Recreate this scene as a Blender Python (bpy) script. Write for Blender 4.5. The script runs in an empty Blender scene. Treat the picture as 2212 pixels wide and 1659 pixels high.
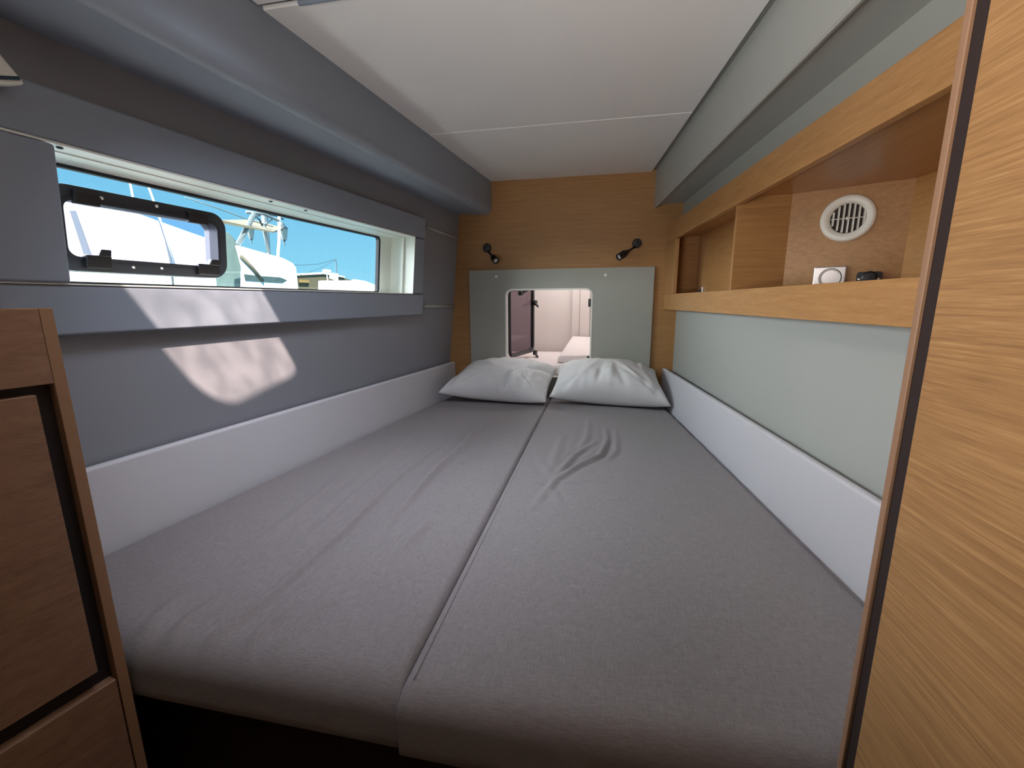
import bpy, bmesh, math, random
from mathutils import Vector, Matrix, noise
from mathutils.geometry import tessellate_polygon

random.seed(7)
sc = bpy.context.scene
COL = sc.collection

# ------------------------------------------------------------------ camera
ZC = 1.40                                   # eye height above the cabin sole
FPX, UC, VC = 920.0, 1106.0, 829.5          # focal length and centre in pixels of the 2212 x 1659 frame
TH, PITCH, ROLL = math.radians(11.0), math.atan((829.5 - 652.0) / FPX), -0.007
_head = Vector((-math.sin(TH), math.cos(TH), 0)); _right = Vector((math.cos(TH), math.sin(TH), 0)); _up = Vector((0, 0, 1))
_fw = _head * math.cos(PITCH) - _up * math.sin(PITCH)
_u2 = _up * math.cos(PITCH) + _head * math.sin(PITCH)
_r3 = _right * math.cos(ROLL) + _u2 * math.sin(ROLL)
_u3 = _u2 * math.cos(ROLL) - _right * math.sin(ROLL)
EYE = Vector((0, 0, ZC))
cam = bpy.data.cameras.new('camera'); cam_o = bpy.data.objects.new('camera', cam); COL.objects.link(cam_o)
cam.sensor_fit = 'HORIZONTAL'; cam.sensor_width = 36.0; cam.lens = FPX / 2212.0 * 36.0
cam.clip_start = 0.02; cam.clip_end = 500
m3 = Matrix((_r3, _u3, -_fw)).transposed()
cam_o.matrix_world = Matrix.Translation(EYE) @ m3.to_4x4()
sc.camera = cam_o

def ray(u, v):
    return _r3 * ((u - UC) / FPX) - _u3 * ((v - VC) / FPX) + _fw
def on_x(u, v, x):  d = ray(u, v); return EYE + d * (x / d.x)
def on_y(u, v, y):  d = ray(u, v); return EYE + d * (y / d.y)
def on_z(u, v, z):  d = ray(u, v); return EYE + d * ((z - ZC) / d.z)
def on_wall(u, v, a, b, k):                 # surface x = a + b*y + k*(z-ZC)
    d = ray(u, v); return EYE + d * (a / (d.x - b * d.y - k * d.z))

# ------------------------------------------------------------------ world, sun, daylight, fill lamps, exposure
SKY_K, SUN_E, HATCH_W, FORE_W, REAR_FILL_W, WINDOW_FILL_E = 1.15, 17.0, 5.4, 5.8, 8.4, 42.0
world = bpy.data.worlds.new('sky'); sc.world = world; world.use_nodes = True
nt = world.node_tree; nt.nodes.clear()
wo = nt.nodes.new('ShaderNodeOutputWorld'); bg = nt.nodes.new('ShaderNodeBackground')
tc = nt.nodes.new('ShaderNodeTexCoord'); sx = nt.nodes.new('ShaderNodeSeparateXYZ'); rp = nt.nodes.new('ShaderNodeValToRGB')
nt.links.new(tc.outputs['Generated'], sx.inputs[0]); nt.links.new(sx.outputs['Z'], rp.inputs[0])
rp.color_ramp.elements[0].position = 0.0; rp.color_ramp.elements[0].color = (0.32, 0.72, 0.97, 1)
rp.color_ramp.elements[1].position = 0.45; rp.color_ramp.elements[1].color = (0.07, 0.36, 0.78, 1)
nt.links.new(rp.outputs[0], bg.inputs[0]); bg.inputs[1].default_value = SKY_K
nt.links.new(bg.outputs[0], wo.inputs[0])

def light(name, kind, loc, direction, energy, color, **kw):
    l = bpy.data.lights.new(name, kind); l.energy = energy; l.color = color
    for k_, v_ in kw.items(): setattr(l, k_, v_)
    o = bpy.data.objects.new(name, l); COL.objects.link(o); o.location = loc
    o.rotation_euler = Vector(direction).to_track_quat('-Z', 'Y').to_euler()
    return o
SUN_DIR = Vector((-0.70, 0.64, -1.0))
light('sun', 'SUN', (2, -2, 6), SUN_DIR, SUN_E, (1.0, 0.90, 0.80), angle=math.radians(0.8))
# added second sun lamp, very soft, fills the cabin through the window
light('window_fill_sun', 'SUN', (-6, 3, 4), (1.0, 0.14, -0.20), WINDOW_FILL_E, (0.99, 0.95, 0.98), angle=math.radians(95))
# daylight falling through the deck hatch over the foot of the berth
light('deck_hatch_daylight', 'AREA', (-0.44, 0.60, ZC + 0.70), (-0.14, 0.62, -1.00), HATCH_W, (0.80, 0.87, 1.0), shape='RECTANGLE', size=0.28, size_y=0.34, spread=math.radians(88))
# daylight through the hatch of the forepeak
light('forepeak_hatch_daylight', 'AREA', (-0.15, 3.0, ZC + 0.52), (0, 0, -1), FORE_W, (1.0, 0.955, 0.955), shape='RECTANGLE', size=0.5, size_y=0.5)
# added unseen fill lamp behind the camera, lifts the ceiling and right side
light('rear_fill_light', 'AREA', (-0.58, -0.48, ZC - 0.10), (0.58, 0.80, 0.68), REAR_FILL_W, (1.0, 0.94, 0.88), shape='RECTANGLE', size=0.5, size_y=0.5, spread=math.radians(95))
vs = sc.view_settings
vs.view_transform = 'Standard'; vs.look = 'None'; vs.exposure = 0.0; vs.gamma = 1.0; vs.use_curve_mapping = False
sc.cycles.caustics_reflective = False; sc.cycles.max_bounces = 12; sc.cycles.diffuse_bounces = 8; sc.cycles.transparent_max_bounces = 12
sc.cycles.sample_clamp_indirect = 6.0

# ------------------------------------------------------------------ materials
def lin(c):
    c = c / 255.0
    return c / 12.92 if c <= 0.04045 else ((c + 0.055) / 1.055) ** 2.4
def rgb(r, g, b): return (lin(r), lin(g), lin(b), 1)
def new_mat(name):
    m = bpy.data.materials.new(name); m.use_nodes = True
    n = m.node_tree; return m, n, n.nodes['Principled BSDF']
def P(n, t, **kw):
    x = n.nodes.new(t)
    for k_, v_ in kw.items(): setattr(x, k_, v_)
    return x
def mat_plain(name, col, rough=0.5, metal=0.0, bump=0.0, bscale=200.0, var=0.04, vscale=3.0, spec=0.5):
    m, n, p = new_mat(name); p.inputs['Roughness'].default_value = rough; p.inputs['Metallic'].default_value = metal
    p.inputs['Specular IOR Level'].default_value = spec
    t = P(n, 'ShaderNodeTexCoord'); nz = P(n, 'ShaderNodeTexNoise'); nz.inputs['Scale'].default_value = vscale; nz.inputs['Detail'].default_value = 3
    n.links.new(t.outputs['Object'], nz.inputs['Vector'])
    mx = P(n, 'ShaderNodeMix', data_type='RGBA'); n.links.new(nz.outputs['Fac'], mx.inputs['Factor'])
    mx.inputs['A'].default_value = [c * (1 - var) for c in col[:3]] + [1]; mx.inputs['B'].default_value = [min(1, c * (1 + var)) for c in col[:3]] + [1]
    n.links.new(mx.outputs['Result'], p.inputs['Base Color'])
    if bump:
        b = P(n, 'ShaderNodeBump'); b.inputs['Strength'].default_value = bump; b.inputs['Distance'].default_value = 0.002
        n2 = P(n, 'ShaderNodeTexNoise'); n2.inputs['Scale'].default_value = bscale; n2.inputs['Detail'].default_value = 4
        n.links.new(t.outputs['Object'], n2.inputs['Vector']); n.links.new(n2.outputs['Fac'], b.inputs['Height']); n.links.new(b.outputs['Normal'], p.inputs['Normal'])
    return m
def mat_wood(name, grain, c0, c1, c2, scale=1.0, rough=0.42, streak=0.5):
    """oak veneer: fine fibres stretched along one axis plus broader light and dark bands"""
    m, n, p = new_mat(name); p.inputs['Roughness'].default_value = rough
    t = P(n, 'ShaderNodeTexCoord'); mp = P(n, 'ShaderNodeMapping')
    s = [1.0, 1.0, 1.0]; s['xyz'.index(grain)] = 0.03
    mp.inputs['Scale'].default_value = [x * scale for x in s]
    n.links.new(t.outputs['Object'], mp.inputs['Vector'])
    wn = P(n, 'ShaderNodeTexNoise'); wn.inputs['Scale'].default_value = 3.0
    n.links.new(t.outputs['Object'], wn.inputs['Vector'])
    wa = P(n, 'ShaderNodeVectorMath', operation='SCALE'); wa.inputs['Scale'].default_value = 0.006
    n.links.new(wn.outputs['Color'], wa.inputs[0])
    ad = P(n, 'ShaderNodeVectorMath', operation='ADD'); n.links.new(mp.outputs[0], ad.inputs[0]); n.links.new(wa.outputs[0], ad.inputs[1])
    fine = P(n, 'ShaderNodeTexNoise'); fine.inputs['Scale'].default_value = 420; fine.inputs['Detail'].default_value = 5; fine.inputs['Roughness'].default_value = 0.6
    mid = P(n, 'ShaderNodeTexNoise'); mid.inputs['Scale'].default_value = 120; mid.inputs['Detail'].default_value = 4
    n.links.new(ad.outputs[0], fine.inputs['Vector']); n.links.new(ad.outputs[0], mid.inputs['Vector'])
    r1 = P(n, 'ShaderNodeValToRGB'); e = r1.color_ramp.elements
    e[0].position = 0.30; e[0].color = c0; e[1].position = 0.70; e[1].color = c2
    k = e.new(0.5); k.color = c1
    mixf = P(n, 'ShaderNodeMath', operation='MULTIPLY_ADD'); mixf.inputs[1].default_value = streak; 
    sub = P(n, 'ShaderNodeMath', operation='MULTIPLY'); sub.inputs[1].default_value = 1 - streak
    n.links.new(fine.outputs['Fac'], sub.inputs[0]); n.links.new(mid.outputs['Fac'], mixf.inputs[0]); n.links.new(sub.outputs[0], mixf.inputs[2])
    n.links.new(mixf.outputs[0], r1.inputs[0]); n.links.new(r1.outputs[0], p.inputs['Base Color'])
    b = P(n, 'ShaderNodeBump'); b.inputs['Strength'].default_value = 0.12; b.inputs['Distance'].default_value = 0.001
    n.links.new(fine.outputs['Fac'], b.inputs['Height']); n.links.new(b.outputs['Normal'], p.inputs['Normal'])
    return m
def mat_fabric(name, col, col2, weave=900.0, bump=0.25):
    m, n, p = new_mat(name); p.inputs['Roughness'].default_value = 0.9; p.inputs['Specular IOR Level'].default_value = 0.15
    p.inputs['Sheen Weight'].default_value = 0.15
    t = P(n, 'ShaderNodeTexCoord')
    outs = []
    for s in ((1, 0.07, 1), (0.07, 1, 1)):
        mp = P(n, 'ShaderNodeMapping'); mp.inputs['Scale'].default_value = s
        n.links.new(t.outputs['Object'], mp.inputs['Vector'])
        z = P(n, 'ShaderNodeTexNoise'); z.inputs['Scale'].default_value = weave; z.inputs['Detail'].default_value = 2
        n.links.new(mp.outputs[0], z.inputs['Vector']); outs.append(z.outputs['Fac'])
    ad = P(n, 'ShaderNodeMath', operation='ADD'); n.links.new(outs[0], ad.inputs[0]); n.links.new(outs[1], ad.inputs[1])
    hf = P(n, 'ShaderNodeMapRange'); hf.inputs['From Min'].default_value = 0.75; hf.inputs['From Max'].default_value = 1.25
    n.links.new(ad.outputs[0], hf.inputs['Value'])
    mx = P(n, 'ShaderNodeMix', data_type='RGBA'); mx.inputs['A'].default_value = col; mx.inputs['B'].default_value = col2
    n.links.new(hf.outputs[0], mx.inputs['Factor']); n.links.new(mx.outputs['Result'], p.inputs['Base Color'])
    b = P(n, 'ShaderNodeBump'); b.inputs['Strength'].default_value = bump; b.inputs['Distance'].default_value = 0.001
    n.links.new(ad.outputs[0], b.inputs['Height']); n.links.new(b.outputs['Normal'], p.inputs['Normal'])
    return m
def mat_pane(name, tint, gloss=0.06, dirt=0.0, rough=0.02, mottled=0.0, dirtcol=(0.8, 0.85, 0.85, 1)):
    m, n, p = new_mat(name); n.nodes.remove(p)
    out = n.nodes['Material Output']
    tr = P(n, 'ShaderNodeBsdfTransparent'); tr.inputs[0].default_value = tint
    gl = P(n, 'ShaderNodeBsdfGlossy'); gl.inputs['Roughness'].default_value = rough
    mx = P(n, 'ShaderNodeMixShader'); mx.inputs[0].default_value = gloss
    n.links.new(tr.outputs[0], mx.inputs[1]); n.links.new(gl.outputs[0], mx.inputs[2]); last = mx
    t = P(n, 'ShaderNodeTexCoord')
    if mottled:
        z = P(n, 'ShaderNodeTexNoise'); z.inputs['Scale'].default_value = 16; z.inputs['Detail'].default_value = 4
        n.links.new(t.outputs['Object'], z.inputs['Vector'])
        r = P(n, 'ShaderNodeValToRGB'); r.color_ramp.elements[0].position = 0.36; r.color_ramp.elements[1].position = 0.62
        r.color_ramp.elements[0].color = [c * (1 - mottled) for c in tint[:3]] + [1]; r.color_ramp.elements[1].color = tint
        n.links.new(z.outputs['Fac'], r.inputs[0]); n.links.new(r.outputs[0], tr.inputs[0])
    if dirt:
        df = P(n, 'ShaderNodeBsdfDiffuse'); df.inputs[0].default_value = dirtcol
        mp = P(n, 'ShaderNodeMapping'); mp.inputs['Scale'].default_value = (1, 1, 0.25); n.links.new(t.outputs['Object'], mp.inputs['Vector'])
        z = P(n, 'ShaderNodeTexNoise'); z.inputs['Scale'].default_value = 60; z.inputs['Detail'].default_value = 6
        n.links.new(mp.outputs[0], z.inputs['Vector'])
        r = P(n, 'ShaderNodeMapRange'); r.inputs['From Min'].default_value = 0.5; r.inputs['From Max'].default_value = 0.8; r.inputs['To Max'].default_value = dirt
        n.links.new(z.outputs['Fac'], r.inputs['Value'])
        m2 = P(n, 'ShaderNodeMixShader'); n.links.new(r.outputs[0], m2.inputs[0]); n.links.new(last.outputs[0], m2.inputs[1]); n.links.new(df.outputs[0], m2.inputs[2]); last = m2
    n.links.new(last.outputs[0], out.inputs[0])
    return m

M = {}
M['wall'] = mat_plain('grey_vinyl_lining', (0.40, 0.415, 0.39, 1), 0.55, bump=0.08, bscale=600)
M['wall_left'] = mat_plain('shaded_grey_vinyl_lining', (0.265, 0.275, 0.310, 1), 0.42, bump=0.08, bscale=600)  # grey lining with the window side's shade and blue cast put into its colour
M['surround'] = mat_plain('shaded_grey_padded_vinyl', (0.270, 0.310, 0.375, 1), 0.45, bump=0.08, bscale=600)  # darkened and blued: shade on the left side painted into the vinyl
M['ceiling'] = mat_plain('off_white_headliner', (0.80, 0.79, 0.78, 1), 0.6, bump=0.06, bscale=500)
M['board'] = mat_plain('white_vinyl_board', (0.60, 0.60, 0.64, 1), 0.5, bump=0.08, bscale=700)
M['gel'] = mat_plain('white_gelcoat', (0.86, 0.88, 0.82, 1), 0.35)
M['white'] = mat_plain('white_plastic', (0.80, 0.79, 0.72, 1), 0.4)
M['fore'] = mat_plain('pale_gelcoat', (0.74, 0.71, 0.69, 1), 0.5)
M['forec'] = mat_fabric('pale_cushion_cloth', (0.72, 0.66, 0.66, 1), (0.80, 0.74, 0.73, 1))
O0, O1, O2 = (0.30, 0.147, 0.050, 1), (0.385, 0.197, 0.070, 1), (0.46, 0.250, 0.096, 1)
M['oak_x'] = mat_wood('oak_veneer_across', 'x', O0, O1, O2)
M['oak_y'] = mat_wood('oak_veneer_lengthwise_lit', 'y', (0.36, 0.178, 0.061, 1), (0.455, 0.236, 0.086, 1), (0.54, 0.297, 0.116, 1), rough=0.33)  # shelf oak lightened in colour to stand in for stronger light
M['oak_z'] = mat_wood('oak_veneer_upright', 'z', O0, O1, O2)
M['oak_big'] = mat_wood('oak_veneer_wardrobe', 'y', (0.225, 0.112, 0.038, 1), (0.345, 0.182, 0.066, 1), (0.475, 0.278, 0.112, 1), scale=2.1, streak=0.5)
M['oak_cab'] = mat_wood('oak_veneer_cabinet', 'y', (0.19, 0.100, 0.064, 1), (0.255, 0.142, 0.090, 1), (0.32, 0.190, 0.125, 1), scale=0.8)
M['oak_edge'] = mat_plain('oak_edge_band', (0.29, 0.165, 0.095, 1), 0.45)
M['dark_gap'] = mat_plain('dark_brown_rebate', (0.016, 0.006, 0.004, 1), 0.7)
M['black_gap'] = mat_plain('black_rebate', (0.012, 0.010, 0.012, 1), 0.6)
M['black'] = mat_plain('black_plastic', (0.012, 0.012, 0.014, 1), 0.35)
M['alu_dark'] = mat_plain('dark_anodised_frame', (0.03, 0.035, 0.045, 1), 0.35, spec=0.5)
M['rubber'] = mat_plain('black_rubber_seal', (0.012, 0.012, 0.02, 1), 0.6)
M['steel'] = mat_plain('stainless_steel', (0.88, 0.87, 0.85, 1), 0.38, metal=1.0)
M['socket'] = mat_plain('brushed_silver_plastic', (0.66, 0.62, 0.62, 1), 0.3, metal=0.55)
M['mattress'] = mat_fabric('grey_mattress_cloth', (0.200, 0.182, 0.190, 1), (0.275, 0.255, 0.262, 1))
M['pillow'] = mat_fabric('white_pillow_cloth', (0.68, 0.68, 0.68, 1), (0.74, 0.74, 0.74, 1), weave=1400, bump=0.1)
M['base'] = mat_plain('dark_stained_base', (0.035, 0.022, 0.016, 1), 0.6)
M['floor'] = mat_wood('dark_cabin_sole', 'y', (0.05, 0.025, 0.012, 1), (0.08, 0.04, 0.02, 1), (0.11, 0.06, 0.03, 1))
M['glass'] = mat_pane('window_acrylic', (0.91, 0.97, 0.95, 1), 0.03, dirt=0.02)
M['portglass'] = mat_pane('port_acrylic', (0.86, 0.90, 0.98, 1), 0.03, dirt=0.008)
M['smoke'] = mat_pane('smoked_acrylic', (0.54, 0.48, 0.53, 1), 0.07)
M['hatchpane'] = mat_pane('hatch_acrylic', (0.97, 0.90, 0.88, 1), 0.03, mottled=0.28)
M['headgrey'] = mat_plain('grey_laminate', (0.36, 0.365, 0.325, 1), 0.4)
M['boat'] = mat_plain('white_boat_gelcoat', (0.82, 0.83, 0.85, 1), 0.3)
M['canvas'] = mat_plain('beige_canvas', (0.15, 0.135, 0.10, 1), 0.85)
M['greencanvas'] = mat_plain('grey_green_canvas', (0.105, 0.155, 0.155, 1), 0.85, var=0.3, vscale=4)
M['tan'] = mat_plain('sandstone_paint', (0.095, 0.082, 0.052, 1), 0.8, var=0.2)
M['yellow'] = mat_plain('ochre_paint', (0.23, 0.15, 0.055, 1), 0.7)
M['stripe'] = mat_plain('pale_grey_stripe', (0.22, 0.24, 0.26, 1), 0.5)
M['boatglass'] = mat_plain('boat_window_glass', (0.055, 0.085, 0.09, 1), 0.15, var=0.4, vscale=9)
M['polesteel'] = mat_plain('painted_steel_tube', (0.13, 0.16, 0.18, 1), 0.4)
M['iron'] = mat_plain('dark_grey_iron', (0.03, 0.055, 0.08, 1), 0.5)
M['lampglass'] = mat_plain('frosted_lantern_glass', (0.08, 0.13, 0.155, 1), 0.4)
M['water'] = mat_plain('harbour_water', (0.02, 0.07, 0.08, 1), 0.08, bump=0.5, bscale=3)

# ------------------------------------------------------------------ mesh helpers
class MB:
    def __init__(s): s.v = []; s.f = []
    def hexa(s, c):                       # corners ordered bottom loop (4) then top loop (4)
        i = len(s.v); s.v += [Vector(p) for p in c]
        for q in ((0, 3, 2, 1), (4, 5, 6, 7), (0, 1, 5, 4), (1, 2, 6, 5), (2, 3, 7, 6), (3, 0, 4, 7)): s.f.append([i + j for j in q])
        return s
    def box(s, lo, hi):
        (a, b, c), (d, e, f) = lo, hi
        return s.hexa([(a, b, c), (d, b, c), (d, e, c), (a, e, c), (a, b, f), (d, b, f), (d, e, f), (a, e, f)])
    def fbox(s, fn, A, B, C):             # box in a skewed wall frame fn(a, b, c)
        return s.hexa([fn(A[0], B[0], C[0]), fn(A[1], B[0], C[0]), fn(A[1], B[1], C[0]), fn(A[0], B[1], C[0]),
                       fn(A[0], B[0], C[1]), fn(A[1], B[0], C[1]), fn(A[1], B[1], C[1]), fn(A[0], B[1], C[1])])
    def plate(s, fn, loops, c0, c1):      # outline loops[0] with holes loops[1:], (a,b) pairs, thickness from c0 to c1
        flat = [p for l in loops for p in l]
        tris = tessellate_polygon([[Vector((a, b, 0)) for a, b in l] for l in loops])
        i = len(s.v); n = len(flat)
        s.v += [Vector(fn(a, b, c0)) for a, b in flat] + [Vector(fn(a, b, c1)) for a, b in flat]
        for t in tris: s.f.append([i + t[0], i + t[1], i + t[2]]); s.f.append([i + n + t[2], i + n + t[1], i + n + t[0]])
        k = 0
        for l in loops:
            m = len(l)
            for j in range(m): a, b = k + j, k + (j + 1) % m; s.f.append([i + a, i + b, i + n + b, i + n + a])
            k += m
        return s
    def tube(s, pts, r, seg=10, close=False, caps=True):
        pts = [Vector(p) for p in pts]; n = len(pts); i0 = len(s.v)
        rr = r if isinstance(r, (list, tuple)) else [r] * n
        ref = None
        for j, p in enumerate(pts):
            if close: d = pts[(j + 1) % n] - pts[j - 1]
            else: d = pts[min(j + 1, n - 1)] - pts[max(j - 1, 0)]
            d.normalize()
            if ref is None: ref = Vector((0, 0, 1)) if abs(d.z) < 0.9 else Vector((1, 0, 0))
            a = d.cross(ref).normalized(); b = a.cross(d).normalized(); ref = b
            for q in range(seg):
                t = 2 * math.pi * q / seg; s.v.append(p + (a * math.cos(t) + b * math.sin(t)) * rr[j])
        for j in range(n if close else n - 1):
            for q in range(seg):
                A = i0 + j * seg; B = i0 + ((j + 1) % n) * seg
                s.f.append([A + q, A + (q + 1) % seg, B + (q + 1) % seg, B + q])
        if caps and not close:
            s.f.append([i0 + q for q in range(seg)]); s.f.append([i0 + (n - 1) * seg + q for q in reversed(range(seg))])
        return s
    def lathe(s, prof, origin, axis, seg=32):   # prof: (radius, height along axis)
        axis = Vector(axis).normalized(); ref = Vector((0, 0, 1)) if abs(axis.z) < 0.9 else Vector((1, 0, 0))
        a = axis.cross(ref).normalized(); b = axis.cross(a); i0 = len(s.v); o = Vector(origin)
        for r, h in prof:
            for q in range(seg):
                t = 2 * math.pi * q / seg; s.v.append(o + axis * h + (a * math.cos(t) + b * math.sin(t)) * max(r, 1e-5))
        for j in range(len(prof) - 1):
            for q in range(seg):
                A = i0 + j * seg; B = A + seg
                s.f.append([A + q, A + (q + 1) % seg, B + (q + 1) % seg, B + q])
        return s
    def grid(s, fn, nu, nv):
        i0 = len(s.v)
        for j in range(nv + 1):
            for i in range(nu + 1): s.v.append(Vector(fn(i / nu, j / nv)))
        for j in range(nv):
            for i in range(nu):
                a = i0 + j * (nu + 1) + i; s.f.append([a, a + 1, a + nu + 2, a + nu + 1])
        return s
    def build(s, name, mat, parent=None, bevel=0.0, smooth=False, seg=2, weld=False):
        lo = Vector([min(v[i] for v in s.v) for i in range(3)]); hi = Vector([max(v[i] for v in s.v) for i in range(3)])
        org = Vector(((lo.x + hi.x) / 2, (lo.y + hi.y) / 2, lo.z))
        me = bpy.data.meshes.new(name); me.from_pydata([v - org for v in s.v], [], s.f)
        bm = bmesh.new(); bm.from_mesh(me)
        if weld: bmesh.ops.remove_doubles(bm, verts=bm.verts, dist=1e-5)
        bmesh.ops.recalc_face_normals(bm, faces=bm.faces); bm.to_mesh(me); bm.free()
        me.materials.append(M[mat])
        if smooth: me.polygons.foreach_set('use_smooth', [True] * len(me.polygons))
        o = bpy.data.objects.new(name, me); COL.objects.link(o)
        base = Vector((0, 0, 0))
        q = parent
        while q is not None: base = base + q.location; q = q.parent
        o.parent = parent; o.location = org - base
        if bevel:
            b = o.modifiers.new('bevel', 'BEVEL'); b.width = bevel; b.segments = seg; b.limit_method = 'ANGLE'; b.angle_limit = math.radians(35)
            me.polygons.foreach_set('use_smooth', [True] * len(me.polygons))
            w = o.modifiers.new('wn', 'WEIGHTED_NORMAL'); w.keep_sharp = True
        return o
def tag(o, label, cat, group=None, kind=None):
    o['label'] = label; o['category'] = cat
    if group: o['group'] = group
    if kind: o['kind'] = kind
    return o
def empty(name, loc):
    o = bpy.data.objects.new(name, None); COL.objects.link(o); o.location = loc; o.empty_display_size = 0.05
    return o
def rrect(a0, a1, b0, b1, r, n=6):
    pts = []
    for (ca, cb, t0) in ((a1 - r, b1 - r, 0), (a0 + r, b1 - r, 90), (a0 + r, b0 + r, 180), (a1 - r, b0 + r, 270)):
        for k in range(n + 1):
            t = math.radians(t0 + 90 * k / n); pts.append((ca + r * math.cos(t), cb + r * math.sin(t)))
    return pts
def rect(a0, a1, b0, b1): return [(a0, b0), (a1, b0), (a1, b1), (a0, b1)]

# ------------------------------------------------------------------ wall frames (heights h are relative to the eye)
BL, KL, AL = math.tan(math.radians(8)), 0.10, -1.1914
BR = -math.tan(math.radians(4.3)); AR = 0.6240
YB = 2.50
def LW(y, h, off): return Vector((AL + BL * y + KL * h + off, y, ZC + h))     # left hull lining, off is into the room
def RW(y, h, off): return Vector((AR + BR * y - off, y, ZC + h))
def BW(x, h, off): return Vector((x, YB - off, ZC + h))                       # bulkhead at the head of the berth
CEIL = 0.665
YR = -1.30

# ---- floor, ceiling, walls
o = MB().box((-1.5, YR, -0.05), (0.9, 0.9, 0.0)).build('floor', 'floor'); tag(o, 'dark wooden cabin sole below the berth', 'floor', kind='structure')

WY0, WY1, WZ0, WZ1 = 0.50, 1.980, 0.043, 0.303
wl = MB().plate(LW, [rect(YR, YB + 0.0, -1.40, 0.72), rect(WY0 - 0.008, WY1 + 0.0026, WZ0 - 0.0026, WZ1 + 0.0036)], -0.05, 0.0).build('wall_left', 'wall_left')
tag(wl, 'grey vinyl-lined hull side with the long window in it', 'wall', kind='structure')
wr = MB().plate(RW, [rect(YR, YB, -1.40, 0.72), rect(0.47, 2.47, -0.02, 0.36)], -0.05, 0.0).build('wall_right', 'wall')
tag(wr, 'pale grey vinyl-lined side wall below and above the oak shelf', 'wall', kind='structure')
# bulkhead with the hatch opening into the forepeak
pa, pb = on_y(1094, 626, YB), on_y(1279, 626, YB)
OX0, OX1, OZ1 = pa.x, pb.x, pa.z - ZC
OZ0 = -0.44
hole = rrect(OX0 - 0.008, OX1 + 0.008, OZ0 - 0.008, OZ1 + 0.008, 0.045)
wb = MB().plate(BW, [rect(-1.0, 0.62, -1.40, 0.72), hole], -0.02, 0.0).build('wall_back', 'oak_x')
tag(wb, 'oak veneered bulkhead at the head of the berth', 'wall', kind='structure')
o = MB().box((-1.5, YR - 0.05, 0), (0.9, YR, ZC + 0.72)).build('wall_rear', 'oak_z'); tag(o, 'plain oak bulkhead behind the photographer', 'wall', kind='structure')

# ceiling: headliner panels with an open joint, deck hatch over the foot of the berth
ce = empty('ceiling', (0, 0.6, ZC + CEIL)); tag(ce, 'off-white headliner ceiling made of separate panels', 'ceiling', kind='structure')
BLC = math.tan(math.radians(6.7)); XBL = lambda y: -0.597 + BLC * (y - 2.5)      # face of the left beam
XBR = lambda y: 0.290 + BR * (y - 2.5)                                           # face of the right beam
def CW(x, y, h): return Vector((x, y, ZC + h))
YS1 = 1.782
def cpanel(y0, y1, gl, gr, h0=CEIL, name='ceiling_panel', mat='ceiling'):
    return MB().plate(CW, [[(XBL(y0) + gl, y0), (XBR(y0) - gr, y0), (XBR(y1) - gr, y1), (XBL(y1) + gl, y1)]], h0, h0 + 0.012).build(name, mat, ce, bevel=0.003)
cpanel(YS1 + 0.003, YB, -0.004, 0.020)
cpanel(1.000, YS1 - 0.003, -0.004, 0.020)
HX0, HX1, HY0, HY1 = -0.650, -0.345, 0.350, 0.745
MB().plate(CW, [[(XBL(YR), YR), (XBR(YR) - 0.02, YR), (XBR(1.0) - 0.02, 0.985), (XBL(1.0), 0.985)], rrect(HX0, HX1, HY0, HY1, 0.09)], CEIL, CEIL + 0.012).build('ceiling_panel', 'ceiling', ce, bevel=0.003)
MB().plate(CW, [[(-1.5, YR), (0.95, YR), (0.95, YB), (-1.5, YB)], rect(HX0 - 0.05, HX1 + 0.05, HY0 - 0.05, HY1 + 0.05)], CEIL + 0.03, CEIL + 0.05).build('deck_underside', 'black_gap', ce)
MB().tube([(XBL(0.99) + 0.10, 0.992, ZC + CEIL - 0.002), (XBR(0.99) - 0.1, 0.992, ZC + CEIL - 0.002)], 0.006, 12).build('hatch_trim_rail', 'surround', ce, smooth=True)
MB().tube([(XBR(YR) - 0.008, YR, ZC + CEIL + 0.020), (XBR(YB) - 0.008, YB - 0.002, ZC + CEIL + 0.020)], 0.010, 8).build('joint_strip', 'wall', ce, smooth=True)

dh = empty('deck_hatch', ((HX0 + HX1) / 2, (HY0 + HY1) / 2, ZC + CEIL)); tag(dh, 'deck hatch with clear pane over the foot of the berth', 'hatch')
MB().plate(CW, [rect(HX0 - 0.05, HX1 + 0.05, HY0 - 0.05, HY1 + 0.05), rrect(HX0, HX1, HY0, HY1, 0.09)], CEIL + 0.030, CEIL + 0.075).build('hatch_frame', 'alu_dark', dh, bevel=0.004)
MB().box((HX0 - 0.01, HY0 - 0.01, ZC + CEIL + 0.052), (HX1 + 0.01, HY1 + 0.01, ZC + CEIL + 0.060)).build('pane', 'hatchpane', dh)

# ---- boxed beams at the ceiling edges
def beam_left(y, p, q): return Vector((p, y, ZC + q))
t1 = MB()
prof = lambda y: [(XBL(y), CEIL + 0.02), *[(XBL(y) - 0.036 * (1 - math.cos(a_ * math.pi / 20)), 0.524 - 0.036 * math.sin(a_ * math.pi / 20)) for a_ in range(11)], (LW(y, 0.5, 0).x - 0.002, 0.500), (LW(y, CEIL + 0.02, 0).x - 0.002, CEIL + 0.02)]
def loft(mb, prof, ys):
    n = len(prof(ys[0])); i0 = len(mb.v)
    for y in ys: mb.v += [Vector((x, y, ZC + h)) for x, h in prof(y)]
    for j in range(len(ys) - 1):
        for q in range(n):
            A = i0 + j * n; B = A + n; mb.f.append([A + q, A + (q + 1) % n, B + (q + 1) % n, B + q])
    mb.f.append([i0 + q for q in range(n)]); mb.f.append([i0 + (len(ys) - 1) * n + q for q in reversed(range(n))])
    return mb
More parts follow.
